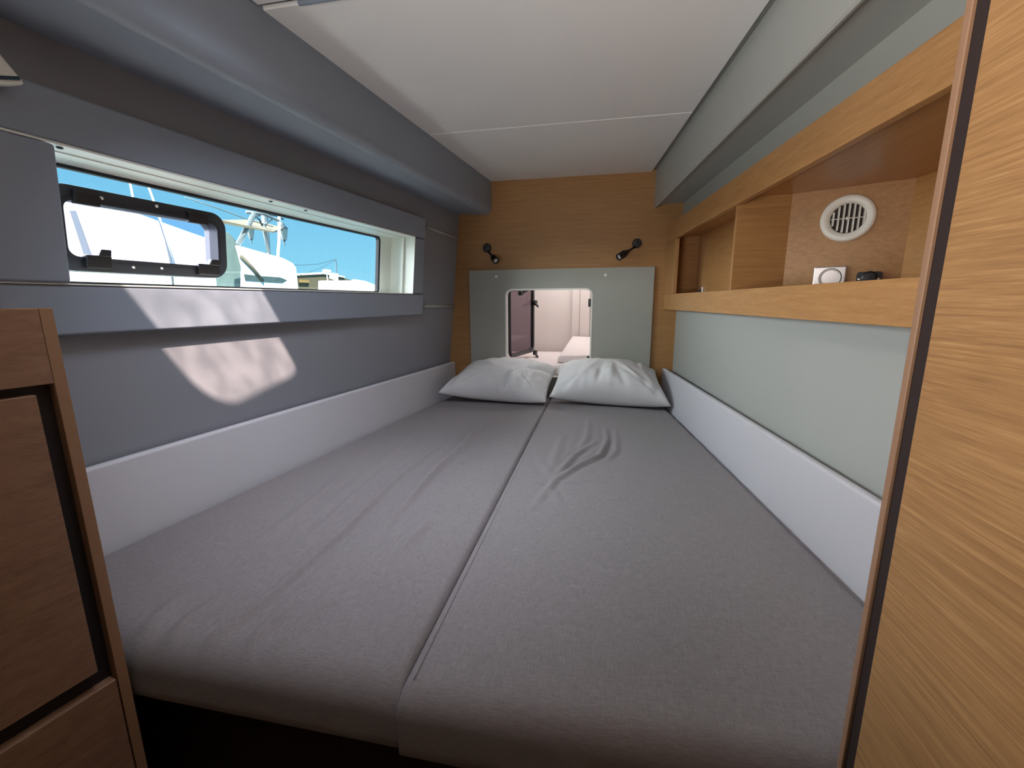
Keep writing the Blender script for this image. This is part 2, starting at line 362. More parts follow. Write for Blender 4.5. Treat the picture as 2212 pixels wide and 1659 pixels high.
o = loft(MB(), prof, [YR, YB - 0.001]).build('trim_1', 'surround'); tag(o, 'boxed grey beam under the ceiling above the window', 'beam', kind='structure')
profr = lambda y: [(XBR(y), CEIL + 0.02), (XBR(y), 0.486), (XBR(y) + 0.004, 0.482), (XBR(y) + 0.012, 0.484), (XBR(y) + 0.022, 0.498), (RW(y, 0.5, 0).x + 0.002, 0.503), (RW(y, 0.5, 0).x + 0.002, CEIL + 0.02)]
o = loft(MB(), profr, [YR, YB - 0.001]).build('trim_2', 'wall'); tag(o, 'boxed pale grey beam under the ceiling above the oak shelf', 'beam', kind='structure')

# ---- padded surround of the window
su = empty('trim_3', LW(1.3, -0.06, 0)); tag(su, 'padded grey surround framing the long window', 'window trim', kind='structure')
MB().fbox(LW, (-0.2, 2.078), (WZ1 + 0.0042, 0.402), (0.001, 0.035)).build('upper_panel', 'surround', su, bevel=0.006)
MB().fbox(LW, (-0.2, 2.086), (-0.062, WZ0 - 0.0032), (0.001, 0.036)).build('lower_panel', 'surround', su, bevel=0.006)
MB().fbox(LW, (WY1 + 0.004, 2.082), (WZ0, WZ1), (0.001, 0.031)).build('end_panel', 'surround', su, bevel=0.004)
MB().fbox(LW, (-0.2, 0.702), (WZ0, WZ1 - 0.002), (0.001, 0.045)).build('cover_panel', 'surround', su, bevel=0.006)
# two half-round battens on the lining
for i, (p, q) in enumerate((((920, 490), (988, 516)), ((915, 662), (980, 661)))):
    a = on_wall(*p, AL, BL, KL); b = on_wall(*q, AL, BL, KL); a.y = min(a.y, 2.14); a.x = LW(a.y, a.z - ZC, 0).x
    b = LW(2.495, b.z - ZC, 0)
    o = MB().tube([a + Vector((0.003, 0, 0)), b + Vector((0.003, 0, 0))], 0.008, 10).build('trim_%d' % (4 + i), 'wall', smooth=True)
    tag(o, ('upper' if i == 0 else 'lower') + ' half-round batten on the hull lining beside the oak bulkhead', 'batten', kind='structure')

# ---- the long window
GOFF = -0.075                                 # glass plane
win = empty('window_1', LW(1.3, WZ0, -0.04)); tag(win, 'long fixed hull window with an opening port in it', 'window', kind='structure')
g1 = on_wall(820, 560, AL + GOFF, BL, KL).y   # end of the clear glass
GZ0, GZ1 = 0.052, 0.2955
MB().plate(LW, [rect(WY0 - 0.01, WY1 + 0.003, WZ0 - 0.003, WZ1 + 0.004), rect(WY0, WY1, WZ0, WZ1)], -0.012, 0.0375).build('reveal', 'gel', win)
MB().plate(LW, [rect(WY0 - 0.01, WY1 + 0.012, WZ0 - 0.012, WZ1 + 0.012), rect(WY0, WY1 - 0.012, WZ0 + 0.002, WZ1 - 0.002)], GOFF - 0.002, -0.0125).build('reveal', 'gel', win)
MB().plate(LW, [rect(WY0 - 0.01, WY1 + 0.012, WZ0 - 0.012, WZ1 + 0.012), rrect(0.60, g1 + 0.012, GZ0 - 0.006, GZ1 + 0.002, 0.018)], GOFF - 0.014, GOFF).build('flange', 'gel', win, bevel=0.002)
MB().plate(LW, [rrect(0.60, g1 + 0.012, GZ0 - 0.006, GZ1 + 0.002, 0.018), rrect(0.61, g1, GZ0, GZ1 - 0.005, 0.012)], GOFF - 0.020, GOFF - 0.006).build('seal', 'rubber', win)
PYL = on_wall(128, 500, AL + GOFF, BL, KL).y
pr = on_wall(482, 540, AL + GOFF, BL, KL).y; pt = on_wall(300, 428, AL + GOFF + 0.012, BL, KL).z - ZC; pbm = on_wall(300, 592, AL + GOFF + 0.012, BL, KL).z - ZC
PY0, PY1, PZ0, PZ1 = 0.735, pr, pbm, pt
MB().plate(LW, [rect(0.60, g1 + 0.006, GZ0 - 0.004, GZ1), rrect(PY0 + 0.015, PY1 - 0.015, PZ0 + 0.015, PZ1 - 0.015, 0.03)], GOFF - 0.016, GOFF - 0.011).build('pane', 'glass', win)
port = MB().plate(LW, [rrect(PY0, PY1, PZ0, PZ1, 0.042, 8), rrect(PY0 + 0.030, PY1 - 0.028, PZ0 + 0.030, PZ1 - 0.030, 0.020, 6)], GOFF - 0.03, GOFF + 0.012).build('opening_port', 'alu_dark', win, bevel=0.004)
port['label'] = 'dark rounded frame of the opening port'
MB().plate(LW, [rrect(PY0 + 0.026, PY1 - 0.024, PZ0 + 0.026, PZ1 - 0.026, 0.022, 6)], GOFF - 0.022, GOFF - 0.016).build('port_pane', 'portglass', port)
MB().plate(LW, [rrect(PY0 + 0.024, PY1 - 0.022, PZ0 + 0.024, PZ1 - 0.024, 0.024, 6), rrect(PY0 + 0.031, PY1 - 0.029, PZ0 + 0.031, PZ1 - 0.031, 0.019, 6)], GOFF - 0.012, GOFF + 0.016).build('port_seal', 'rubber', port)
# hinges on the upper rail, latches on the lower rail
def py_(u, v): q = on_wall(u, v, AL + GOFF + 0.014, BL, KL); return q.y, q.z - ZC
for (u0, v0, u1, v1) in ((153, 412, 212, 445), (403, 455, 447, 485)):
    (a0, b1), (a1, b0) = py_(u0, v0), py_(u1, v1)
    MB().fbox(LW, (a0, a1), (PZ1 - 0.038, PZ1 - 0.010), (GOFF + 0.010, GOFF + 0.022)).build('hinge', 'black', port, bevel=0.002)
for (u0, v0, u1, v1) in ((177, 545, 236, 576), (422, 560, 470, 588)):
    (a0, b1), (a1, b0) = py_(u0, v0), py_(u1, v1)
    w = a1 - a0
    lt = MB().fbox(LW, (a0, a1), (PZ0 + 0.006, PZ0 + 0.036), (GOFF + 0.010, GOFF + 0.026)).build('latch', 'black', port, bevel=0.003)
    MB().hexa([LW(a0 + w * 0.45, PZ0 + 0.034, GOFF + 0.014), LW(a0 + w * 0.95, PZ0 + 0.034, GOFF + 0.014), LW(a0 + w * 0.95, PZ0 + 0.034, GOFF + 0.028), LW(a0 + w * 0.45, PZ0 + 0.034, GOFF + 0.028),
               LW(a0 + w * 0.58, PZ0 + 0.050, GOFF + 0.014), LW(a0 + w * 0.98, PZ0 + 0.050, GOFF + 0.014), LW(a0 + w * 0.98, PZ0 + 0.050, GOFF + 0.028), LW(a0 + w * 0.58, PZ0 + 0.050, GOFF + 0.028)]).build('latch_lever', 'black', port, bevel=0.002)
for (u, v) in ((290, 577), (351, 579), (221, 428), (340, 445)):
    a, b = py_(u, v); MB().lathe([(0.0, 0.003), (0.0025, 0.0025), (0.004, 0.0)], LW(a, b, GOFF + 0.012), (1, -BL, 0), 14).build('screw', 'steel', port, smooth=True)
for (u, v) in ((128, 316), (584, 430), (660, 450)):
    q = on_wall(u, v, AL + 0.020, BL, KL)
    MB().lathe([(0.0, -0.004), (0.005, -0.003), (0.006, 0.0)], Vector((q.x, q.y, ZC + WZ1 + 0.0005)), (0, 0, 1), 12).build('screw_cap', 'iron', win, smooth=True)
# small fitting on the lining beside the surround
def FW(y, h, off): return LW(y, h, off)
q0 = on_wall(45, 180, AL + 0.06, BL, KL)
wf = empty('wall_fitting', LW(q0.y - 0.06, q0.z - ZC - 0.02, 0.03)); tag(wf, 'white plastic fitting high on the hull lining above the window cover panel', 'wall fitting')
y1, h1 = q0.y, q0.z - ZC
MB().hexa([LW(y1 - 0.13, h1 - 0.055, 0.036), LW(y1, h1 - 0.004, 0.036), LW(y1, h1 - 0.004, 0.075), LW(y1 - 0.13, h1 - 0.055, 0.085),
           LW(y1 - 0.13, h1 + 0.095, 0.001), LW(y1 - 0.045, h1 + 0.080, 0.001), LW(y1 - 0.045, h1 + 0.080, 0.050), LW(y1 - 0.13, h1 + 0.095, 0.060)]).build('cover', 'white', wf, bevel=0.006)
MB().tube([LW(y1 - 0.13, h1 - 0.045, 0.0815), LW(y1 - 0.010, h1 + 0.002, 0.0745)], 0.003, 8).build('groove', 'iron', wf, smooth=True)

# ------------------------------------------------------------------ berth: base, boards, cushions, pillows
ZM = ZC - 0.55                                # top of the cushions
def XBoardL(y): return -0.8355 + math.tan(math.radians(8.2)) * (y - 2.5)
def XBoardR(y): return 0.374 - math.tan(math.radians(5.1)) * (y - 2.5)
SE = lambda y: -0.268 + 0.012 * (y - 0.47)     # line between the two cushions
YF = 0.475
base = MB().hexa([(-1.13, YF + 0.10, 0), (0.545, YF + 0.10, 0), (0.385, YB - 0.006, 0), (-0.84, YB - 0.006, 0),
                  (-1.13, YF + 0.10, ZM - 0.125), (0.545, YF + 0.10, ZM - 0.125), (0.385, YB - 0.006, ZM - 0.125), (-0.84, YB - 0.006, ZM - 0.125)]).build('berth_platform', 'base')
tag(base, 'dark base carrying the two berth cushions', 'bed base')
def board(name, xf, y0, y1, sgn, t, hb, ht, label):
    b = MB().hexa([(xf(y0), y0, hb), (xf(y1), y1, hb), (xf(y1) + sgn * t, y1, hb), (xf(y0) + sgn * t, y0, hb),
                   (xf(y0), y0, ht), (xf(y1), y1, ht), (xf(y1) + sgn * t, y1, ht), (xf(y0) + sgn * t, y0, ht)]).build(name, 'board', bevel=0.008, seg=3)
    tag(b, label, 'side board', 'padded boards along the berth sides'); return b
board('padded_board', XBoardL, 0.515, 2.490, -1, 0.024, ZM - 0.12, ZC - 0.358, 'white padded side board below the long window')
board('padded_board', XBoardR, 0.475, 2.480, 1, 0.022, ZM - 0.12, ZC - 0.369, 'white padded side board below the oak shelf')

# wrinkles: polylines in picture pixels laid onto the cushion top
def crease(pts, w, amp):
    return [on_z(u, v, ZM) for u, v in pts], w, amp
WR_L = [crease([(1050, 905), (985, 975), (880, 1075)], 0.016, 0.006), crease([(960, 950), (850, 1040), (740, 1150), (600, 1270), (470, 1380)], 0.013, 0.008),
        crease([(880, 975), (780, 1060), (660, 1170)], 0.016, 0.005), crease([(985, 965), (900, 1060), (810, 1160)], 0.014, 0.005),
        crease([(560, 1300), (400, 1410)], 0.012, 0.006), crease([(640, 1290), (520, 1400)], 0.012, 0.005), crease([(470, 1290), (330, 1390)], 0.012, 0.005),
        crease([(760, 1010), (680, 1080), (560, 1170)], 0.018, 0.004), crease([(400, 1280), (290, 1370)], 0.014, 0.005), crease([(930, 1120), (850, 1200)], 0.016, 0.004),
        crease([(720, 1280), (600, 1390)], 0.014, 0.004), crease([(900, 940), (700, 1100)], 0.02, 0.004)]
WR_R = [crease([(1308, 925), (1312, 950), (1295, 985), (1250, 1005), (1200, 1036), (1150, 1095)], 0.012, 0.010), crease([(1272, 905), (1268, 945), (1248, 975)], 0.014, 0.006),
        crease([(1285, 955), (1240, 985), (1195, 1030)], 0.011, 0.008), crease([(1215, 940), (1190, 1010)], 0.016, 0.005), crease([(1180, 1042), (1260, 1038), (1340, 1046)], 0.012, 0.004),
        crease([(1140, 1043), (1200, 1036)], 0.014, 0.004), crease([(1330, 930), (1330, 975), (1305, 1000)], 0.013, 0.006), crease([(1190, 1050), (1215, 1100)], 0.012, 0.003),
        crease([(1160, 985), (1195, 1032)], 0.016, 0.003)]
def seg_d(p, a, b):
    ab = b - a; t = max(0, min(1, (p - a).dot(ab) / ab.length_squared)); return (p - a - ab * t).length, t
def wrinkle(x, y, W, k=1.5):
    p = Vector((x, y)); h = 0
    for pts, w, amp in W:
        n = len(pts) - 1; best = None
        for i in range(n):
            d, t = seg_d(p, Vector(pts[i][:2]), Vector(pts[i + 1][:2]))
            if best is None or d < best[0]: best = (d, (i + t) / n)
        if best[0] < w * 4:
            tp = math.sin(math.pi * min(max(best[1], 0.03), 0.97)) ** 0.6
            q = best[0] / w
            h += k * amp * tp * (math.exp(-q * q) - 0.45 * math.exp(-(q - 1.6) ** 2))
    return h
def cushion(label, xl, xr, y0, y1, W, zt, zb, rl, rr_, rv, nu, nv):
    c = empty('berth_cushion', ((xl(1.4) + xr(1.4)) / 2, 1.4, zb)); tag(c, label, 'mattress', 'grey berth cushions')
    # non-uniform parameters, dense at the rounded rims
    def par(n, L, ra, rb):
        return [ra * (1 - math.cos(math.pi / 2 * k / 6)) for k in range(6)] + [ra + (L - ra - rb) * k / n for k in range(n + 1)] + [L - rb * (1 - math.cos(math.pi / 2 * k / 6)) for k in reversed(range(6))]
    ys = par(nv, y1 - y0, rv, 0.03); us = par(nu, xr(1.0) - xl(1.0), rl, rr_); Lu = xr(1.0) - xl(1.0); Lv = y1 - y0
    mb = MB(); nI = len(us)
    def drop(d, r): return r - math.sqrt(max(0, r * r - (r - d) ** 2)) if d < r else 0
    for yy in ys:
        y = y0 + yy; a, b = xl(y), xr(y)
        for uu in us:
            x = a + (b - a) * uu / Lu
            du = min(uu, Lu - uu); dv = min(yy, Lv - yy)
            z = zt - max(drop(uu, rl), drop(Lu - uu, rr_), drop(yy, rv), drop(Lv - yy, 0.03), 0) if du > 0.05 or dv > 0.05 else zt - min(0.06, math.hypot(max(drop(uu, rl), drop(Lu - uu, rr_)), max(drop(yy, rv), drop(Lv - yy, 0.03))))
            crown = 0.010 * (max(0, math.sin(math.pi * uu / Lu)) ** 0.5) * (max(0, math.sin(math.pi * yy / Lv)) ** 0.3) - 0.008
            edge = min(1, du / 0.06) * min(1, dv / 0.05)
            z += crown + edge * (wrinkle(x, y, W, 1.6 if W is WR_L else 1.05) + 0.0022 * noise.noise(Vector((x * 3.1, y * 2.3, 1.0))) + 0.0007 * noise.noise(Vector((x * 16 + y * 9, y * 14, 3.0))))
            # gentle bulge of the front and sides
            mb.v.append(Vector((x, y, z)))
    for j in range(len(ys) - 1):
        for i in range(nI - 1):
            A = j * nI + i; mb.f.append([A, A + 1, A + nI + 1, A + nI])
    # skirt with a slight belly and rounded under-edge
    per = [i for i in range(nI)] + [j * nI + nI - 1 for j in range(1, len(ys))] + [(len(ys) - 1) * nI + i for i in range(nI - 2, -1, -1)] + [j * nI for j in range(len(ys) - 2, 0, -1)]
    cx, cy = (xl(1.4) + xr(1.4)) / 2, (y0 + y1) / 2
    prev = per
    for k, (f, inset) in enumerate(((0.25, 0.0), (0.55, 0.0), (0.8, 0.0), (0.93, 0.006), (1.0, 0.02))):
        cur = []
        for idx in per:
            v = mb.v[idx]; z = v.z + (zb - v.z) * f
            d = Vector((cx - v.x, cy - v.y)); dx = inset * (1 if d.x > 0 else -1); dy = inset * (1 if d.y > 0 else -1)
            cur.append(len(mb.v)); mb.v.append(Vector((v.x + dx, v.y + dy, z)))
        for q in range(len(per)): mb.f.append([prev[q], prev[(q + 1) % len(per)], cur[(q + 1) % len(per)], cur[q]])
        prev = cur
    mb.f.append(list(reversed(prev)))
    mb.build('cover', 'mattress', c, smooth=True)
    return c
cl = cushion('grey fabric berth cushion below the long window', lambda y: max(XBoardL(y), -2) + 0.004, lambda y: SE(y) - 0.0008, YF + 0.010, 2.475, WR_L, ZM, ZM - 0.124, 0.03, 0.016, 0.050, 130, 250)
cr = cushion('grey fabric berth cushion below the oak shelf', lambda y: SE(y) + 0.0008, lambda y: XBoardR(y) - 0.006, YF, 2.475, WR_R, ZM, ZM - 0.124, 0.012, 0.03, 0.040, 130, 250)
# sewn seams along the facing edges
for c, dx, s in ((cr, 0.016, 1),):
    MB().tube([(SE(y) + dx, y, ZM - 0.0055) for y in [YF + 0.03 + 1.87 * k / 20 for k in range(21)]], 0.0008, 6).build('seam', 'mattress', c, smooth=True)

def pillow(label, FLc, FRc, BRc, BLc, th, seed, dents):
    """FLc.. are the four corners of the pillow seam line (front left, front right, back right, back left)"""
    c = [Vector(p) for p in (FLc, FRc, BRc, BLc)]
    nrm = ((c[1] - c[0]).cross(c[3] - c[0])).normalized()
    if nrm.z < 0: nrm = -nrm
    mid = sum(c, Vector()) / 4
    n = 90
    def mk(side):
        def fn(s, t):
            S, T = 2 * s - 1, 2 * t - 1
            # concave sides, pointed corners
            ins = 0.055
            s2 = 0.5 + S / 2 * (1 - ins * (1 - T * T) * 1.0); t2 = 0.5 + T / 2 * (1 - ins * 1.6 * (1 - S * S))
            p = c[0] * (1 - s2) * (1 - t2) + c[1] * s2 * (1 - t2) + c[2] * s2 * t2 + c[3] * (1 - s2) * t2
            f = max(0, (1 - abs(S) ** 2.4)) ** 0.55 * max(0, (1 - abs(T) ** 2.6)) ** 0.42
            q = Vector((p.x * 1.0 + seed, p.y, 0))
            rim = 1 - f
            wr = 0.022 * rim * f * math.sin(42 * s + 3 * math.sin(7 * s + seed) + 4 * noise.noise(Vector((s * 5, t * 3, seed)))) * (0.5 + abs(noise.noise(Vector((s * 4, seed, t * 3)))))
            wr += 0.010 * f * noise.noise(Vector((s * 3.2 + seed, t * 2.4, seed))) + 0.006 * f * noise.noise(Vector((s * 11 + seed, t * 7, 2 + seed)))
            rdg = 0
            for (ds, dt, L, ang, w, amp) in dents:
                a = (s - ds) * math.cos(ang) + (t - dt) * math.sin(ang); b = -(s - ds) * math.sin(ang) + (t - dt) * math.cos(ang)
                rdg += amp * math.exp(-(b / w) ** 2) * math.exp(-(a / L) ** 2)
            h = th * f
            if side > 0: return p + nrm * (h * 0.62 + wr + rdg * f)
            return p - nrm * (h * 0.38)
        return fn
    mb = MB(); mb.grid(mk(1), n, n); mb.grid(mk(-1), n, n)
    o = mb.build('pillow', 'pillow', smooth=True, weld=True)
    tag(o, label, 'pillow', 'white pillows at the head of the berth')
    return o
Zp = ZM + 0.018
pillow('white pillow below the long window, with a dent in its front edge', (-0.835, 2.165, Zp + 0.045), (-0.243, 2.195, Zp + 0.006), (-0.205, 2.455, Zp + 0.150), (-0.745, 2.475, Zp + 0.150), 0.190, 1.7,
       [(0.62, 0.10, 0.16, 1.45, 0.022, -0.060), (0.56, 0.16, 0.16, 1.2, 0.028, 0.022), (0.69, 0.16, 0.16, 1.9, 0.028, 0.022), (0.45, 0.18, 0.14, 0.9, 0.02, -0.016), (0.80, 0.22, 0.16, 2.2, 0.02, -0.016), (0.25, 0.2, 0.14, 0.7, 0.022, -0.014), (0.3, 0.55, 0.2, 2.4, 0.03, 0.01), (0.9, 0.6, 0.2, 0.8, 0.04, -0.02), (0.35, 0.12, 0.08, 1.2, 0.03, -0.012)])
pillow('plumper wrinkled white pillow beside the oak shelf side board', (-0.232, 2.225, Zp + 0.030), (0.388, 2.185, Zp + 0.012), (0.335, 2.445, Zp + 0.150), (-0.200, 2.460, Zp + 0.165), 0.215, 5.2,
       [(0.30, 0.35, 0.28, 1.2, 0.03, 0.014), (0.42, 0.25, 0.26, 1.45, 0.028, -0.018), (0.52, 0.25, 0.24, 1.5, 0.028, 0.015), (0.62, 0.2, 0.2, 1.7, 0.03, -0.014), (0.72, 0.35, 0.26, 2.0, 0.03, 0.012), (0.8, 0.2, 0.2, 2.2, 0.03, -0.012), (0.18, 0.18, 0.12, 0.9, 0.03, -0.012)])

# ------------------------------------------------------------------ headboard panel, reading lamps
hb = empty('headboard', (-0.2, YB - 0.01, ZM)); tag(hb, 'grey laminate headboard panel with a square opening cut through', 'headboard')
a, b2, c2 = on_y(1013, 585, YB - 0.02), on_y(1415, 575, YB - 0.02), on_y(1020, 785, YB - 0.02)
hx0, hx1, hz1 = a.x, b2.x, (a.z + b2.z) / 2 - ZC
MB().plate(BW, [rrect(hx0, hx1, -0.60, hz1, 0.006, 3), rrect(OX0, OX1, OZ0, OZ1, 0.035)], 0.001, 0.020).build('panel', 'headgrey', hb, bevel=0.002)
MB().plate(BW, [rrect(OX0 - 0.004, OX1 + 0.004, OZ0 - 0.004, OZ1 + 0.004, 0.039), rrect(OX0 + 0.004, OX1 - 0.004, OZ0 + 0.004, OZ1 - 0.004, 0.031)], -0.022, 0.022).build('edge_trim', 'gel', hb)
for u, v in ((1072, 597), (1308, 594)):
    q = on_y(u, v, YB - 0.02); MB().lathe([(0.0, 0.001), (0.0035, 0.001), (0.0042, 0.003), (0.008, 0.002), (0.0085, 0.0)], (q.x, YB - 0.020, q.z), (0, -1, 0), 20).build('screw', 'steel', hb, smooth=True)

def reading_lamp(label, u, v, u2, v2, ln, out2):
    c = on_y(u, v, YB - 0.02); base_p = Vector((c.x, YB, c.z))
    e = on_y(u2, v2, YB - out2)                      # mouth of the lamp head
    L = empty('reading_lamp', base_p); tag(L, label, 'lamp', 'reading lamps on the oak bulkhead')
    MB().lathe([(0.0245, 0.0), (0.0245, 0.014), (0.022, 0.018), (0.0, 0.019)], base_p, (0, -1, 0), 32).build('wall_rose', 'black', L, smooth=False, bevel=0)
    s = base_p + Vector((0, -0.018, -0.012)); s = s + (Vector((e.x, s.y, e.z)) - s).normalized() * 0.012
    d = (e - s).normalized(); tl = (e - s).length
    h0 = tl - ln
    MB().tube([s, s + d * h0 * 0.5, s + d * (h0 + 0.01)], [0.006, 0.0055, 0.007], 12).build('neck', 'black', L, smooth=True)
    hd = MB().lathe([(0.0, h0 - 0.004), (0.008, h0 - 0.002), (0.0125, h0 + ln * 0.12), (0.0175, h0 + ln * 0.32), (0.0188, h0 + ln * 0.45), (0.0188, tl), (0.0158, tl), (0.0153, tl - 0.006), (0.0, tl - 0.006)], s, d, 28).build('lamp_head', 'black', L, smooth=False)
    MB().lathe([(0.0, tl - 0.002), (0.007, tl - 0.0025), (0.012, tl - 0.0055)], s, d, 20).build('lens', 'socket', L, smooth=True)
    MB().tube([base_p + Vector((0.002, -0.010, -0.0235)), base_p + Vector((0.002, -0.010, -0.034))], 0.002, 8).build('switch', 'steel', L, smooth=True)
    return L
reading_lamp('black reading lamp near the hull side, pointing steeply down', 1051, 535, 1072, 564, 0.058, 0.085)
reading_lamp('black reading lamp near the oak shelf, head angled away from it', 1376, 525, 1336, 556, 0.070, 0.085)

# ------------------------------------------------------------------ forepeak behind the opening
FX0, FX1, FY1 = -0.85, 0.45, 3.33
def fore(mb, name, label, cat): return tag(mb.build(name, 'fore'), label, cat, kind='structure')
fl = fore(MB().box((FX0, FY1, ZC - 0.62), (FX1, FY1 + 0.02, ZC + 0.60)), 'wall_bow', 'pale end wall of the forepeak beyond the headboard opening', 'wall')
fore(MB().box((FX0 - 0.02, YB + 0.03, ZC - 0.62), (FX0, FY1 + 0.02, ZC + 0.60)), 'wall_bow_left', 'pale forepeak side wall behind the smoked hatch leaf', 'wall')
fore(MB().box((FX1, YB + 0.03, ZC - 0.62), (FX1 + 0.02, FY1 + 0.02, ZC + 0.60)), 'wall_bow_right', 'pale forepeak side wall behind the locker panels', 'wall')
fore(MB().box((FX0, YB + 0.03, ZC - 0.62), (FX1, FY1, ZC - 0.60)), 'floor_bow', 'pale floor of the forepeak under its cushions', 'floor')
fore(MB().box((FX0, YB + 0.03, ZC + 0.58), (FX1, FY1, ZC + 0.60)), 'ceiling_bow', 'pale ceiling of the forepeak', 'ceiling')
k = on_y(1235, 690, 3.30)
for i, (x0, w) in enumerate(((k.x, 0.0605), (k.x + 0.061, 0.0735), (k.x + 0.135, 0.0995), (k.x + 0.235, 0.10))):
    MB().box((x0, 3.285 - 0.02 * (i % 2), ZC - 0.60), (x0 + w, 3.33, ZC + 0.575)).build('locker_panel', 'fore', fl, bevel=0.006)
ZF = ZC - 0.375
o = MB().box((FX0 + 0.005, YB + 0.035, ZC - 0.60), (0.40, 3.25, ZF)).build('forepeak_cushion', 'forec', bevel=0.02, seg=3); tag(o, 'flat pale cushion in the forepeak beyond the opening', 'cushion', 'forepeak cushions')
p0, p1 = on_y(1208, 795, 2.85), on_y(1236, 726, 3.22)
o = MB().hexa([(p0.x - 0.0, 2.62, ZF + 0.002), (0.40, 2.62, ZF + 0.002), (0.40, 3.24, ZF + 0.002), (p1.x - 0.035, 3.24, ZF + 0.002),
               (p0.x + 0.015, 2.62, ZF + 0.045), (0.40, 2.62, ZF + 0.07), (0.40, 3.24, p1.z - 0.02), (p1.x, 3.24, p1.z)]).build('forepeak_cushion', 'forec', bevel=0.012, seg=3); tag(o, 'pale wedge cushion lying in the forepeak beside the locker panels', 'cushion', 'forepeak cushions')

# opened leaf of the hatch
hl = empty('hatch_leaf', (OX0, YB + 0.03, ZC + OZ0)); tag(hl, 'smoked acrylic hatch leaf swung open behind the headboard opening', 'hatch')
fe = on_y(1152, 700, 2.93)
dirv = Vector((fe.x - OX0 - 0.008, fe.y - (YB + 0.035), 0)); LWd = dirv.length; dirv.normalize(); nv = Vector((dirv.y, -dirv.x, 0))
def HL(a, h, off): return Vector((OX0 + 0.008, YB + 0.035, ZC + h)) + dirv * a + nv * off
MB().plate(HL, [rrect(0.012, LWd - 0.012, -0.328, OZ1 + 0.040, 0.04)], -0.003, 0.003).build('pane', 'smoke', hl)
hf = MB().plate(HL, [rrect(0.0, LWd, -0.340, OZ1 + 0.055, 0.055), rrect(0.008, LWd - 0.026, -0.318, OZ1 + 0.022, 0.03)], -0.010, 0.010).build('frame', 'alu_dark', hl, bevel=0.003)
for hh in (on_y(1150, 654, 2.9).z - ZC, on_y(1150, 762, 2.9).z - ZC):
    hd = MB().lathe([(0.0, 0.022), (0.016, 0.021), (0.018, 0.012), (0.018, 0.0)], HL(LWd - 0.015, hh, 0.010), nv, 20).build('handle', 'black', hl, smooth=False)
    MB().hexa([HL(LWd - 0.03, hh - 0.008, 0.018), HL(LWd, hh - 0.008, 0.018), HL(LWd, hh + 0.008, 0.018), HL(LWd - 0.03, hh + 0.008, 0.018),
               HL(LWd - 0.075, hh - 0.030, 0.055), HL(LWd - 0.06, hh - 0.034, 0.060), HL(LWd - 0.055, hh - 0.018, 0.060), HL(LWd - 0.075, hh - 0.014, 0.055)]).build('lever', 'black', hd, bevel=0.003)
s0 = HL(LWd - 0.05, OZ1 + 0.02, 0.014)
MB().tube([s0, Vector((OX0 + 0.09, YB + 0.05, ZC + OZ1 - 0.012))], 0.009, 10).build('stay', 'alu_dark', hl, smooth=True)
MB().lathe([(0.0, -0.002), (0.014, 0.0), (0.014, 0.028), (0.0, 0.030)], Vector((OX0 + 0.075, YB + 0.03, ZC + OZ1 - 0.02)), (0.2, 1, 0), 16).build('stay_pivot', 'black', hl)
for u, v in ((1275, 654), (1270, 778)):
    q = on_y(u, v, YB + 0.01)
    o = MB().box((OX1 - 0.020, YB + 0.022, q.z - 0.024), (OX1 - 0.0045, YB + 0.040, q.z + 0.024)).build('striker_plate', 'black', hb, bevel=0.007, seg=3)

# ------------------------------------------------------------------ oak shelf
SA = 0.364 - BR * 2.5
def SW(y, h, off): return Vector((SA + BR * y + off, y, ZC + h))           # off is away from the room
sh = empty('wall_shelf', SW(1.5, -0.045, 0)); tag(sh, 'long oak shelf with divided open compartments along the side wall', 'shelf')
SY0, SY1 = 0.470, 2.494
MB().fbox(SW, (SY0, SY1), (-0.045, 0.034), (0.0, 0.020)).build('lower_rail', 'oak_y', sh, bevel=0.0015)
MB().fbox(SW, (SY0, SY1), (0.302, 0.390), (0.0, 0.020)).build('upper_rail', 'oak_y', sh, bevel=0.0015)
MB().fbox(SW, (2.312, SY1), (0.0345, 0.3015), (0.0003, 0.020)).build('stile', 'oak_z', sh, bevel=0.0015)
MB().fbox(SW, (1.574, 1.588), (0.0, 0.328), (0.008, 0.172)).build('divider', 'oak_x', sh, bevel=0.001)
MB().fbox(SW, (1.588, 2.49), (0.0, 0.328), (0.150, 0.160)).build('back_panel', 'oak_y', sh)
MB().fbox(SW, (2.45, 2.462), (0.0, 0.328), (0.020, 0.150)).build('end_panel', 'oak_x', sh)
MB().fbox(SW, (1.588, 2.45), (-0.008, 0.004), (0.020, 0.150)).build('bottom_panel', 'oak_y', sh)
MB().fbox(SW, (1.588, 2.45), (0.328, 0.338), (0.020, 0.160)).build('top_panel', 'oak_y', sh)
# deep compartment
V0, V1 = Vector((0.604, 1.572, 0)), Vector((0.860, 1.451, 0))
vd = (V1 - V0).normalized(); vn = Vector((vd.y, -vd.x, 0))                 # vn faces the room
if vn.y > 0: vn = -vn
def VW(a, h, off): return Vector((V0.x, V0.y, ZC + h)) + vd * a + vn * off
MB().fbox(VW, (-0.02, (V1 - V0).length + 0.004), (-0.01, 0.335), (-0.010, 0.0)).build('back_panel', 'oak_x', sh)
w0 = Vector((0.860, 1.451)); w1 = Vector((0.998, 0.46))
MB().hexa([(w0.x, w0.y, ZC - 0.01), (w0.x + 0.01, w0.y + 0.004, ZC - 0.01), (w1.x + 0.01, w1.y, ZC - 0.01), (w1.x, w1.y, ZC - 0.01),
           (w0.x, w0.y, ZC + 0.335), (w0.x + 0.01, w0.y + 0.004, ZC + 0.335), (w1.x + 0.01, w1.y, ZC + 0.335), (w1.x, w1.y, ZC + 0.335)]).build('side_panel', 'oak_y', sh)
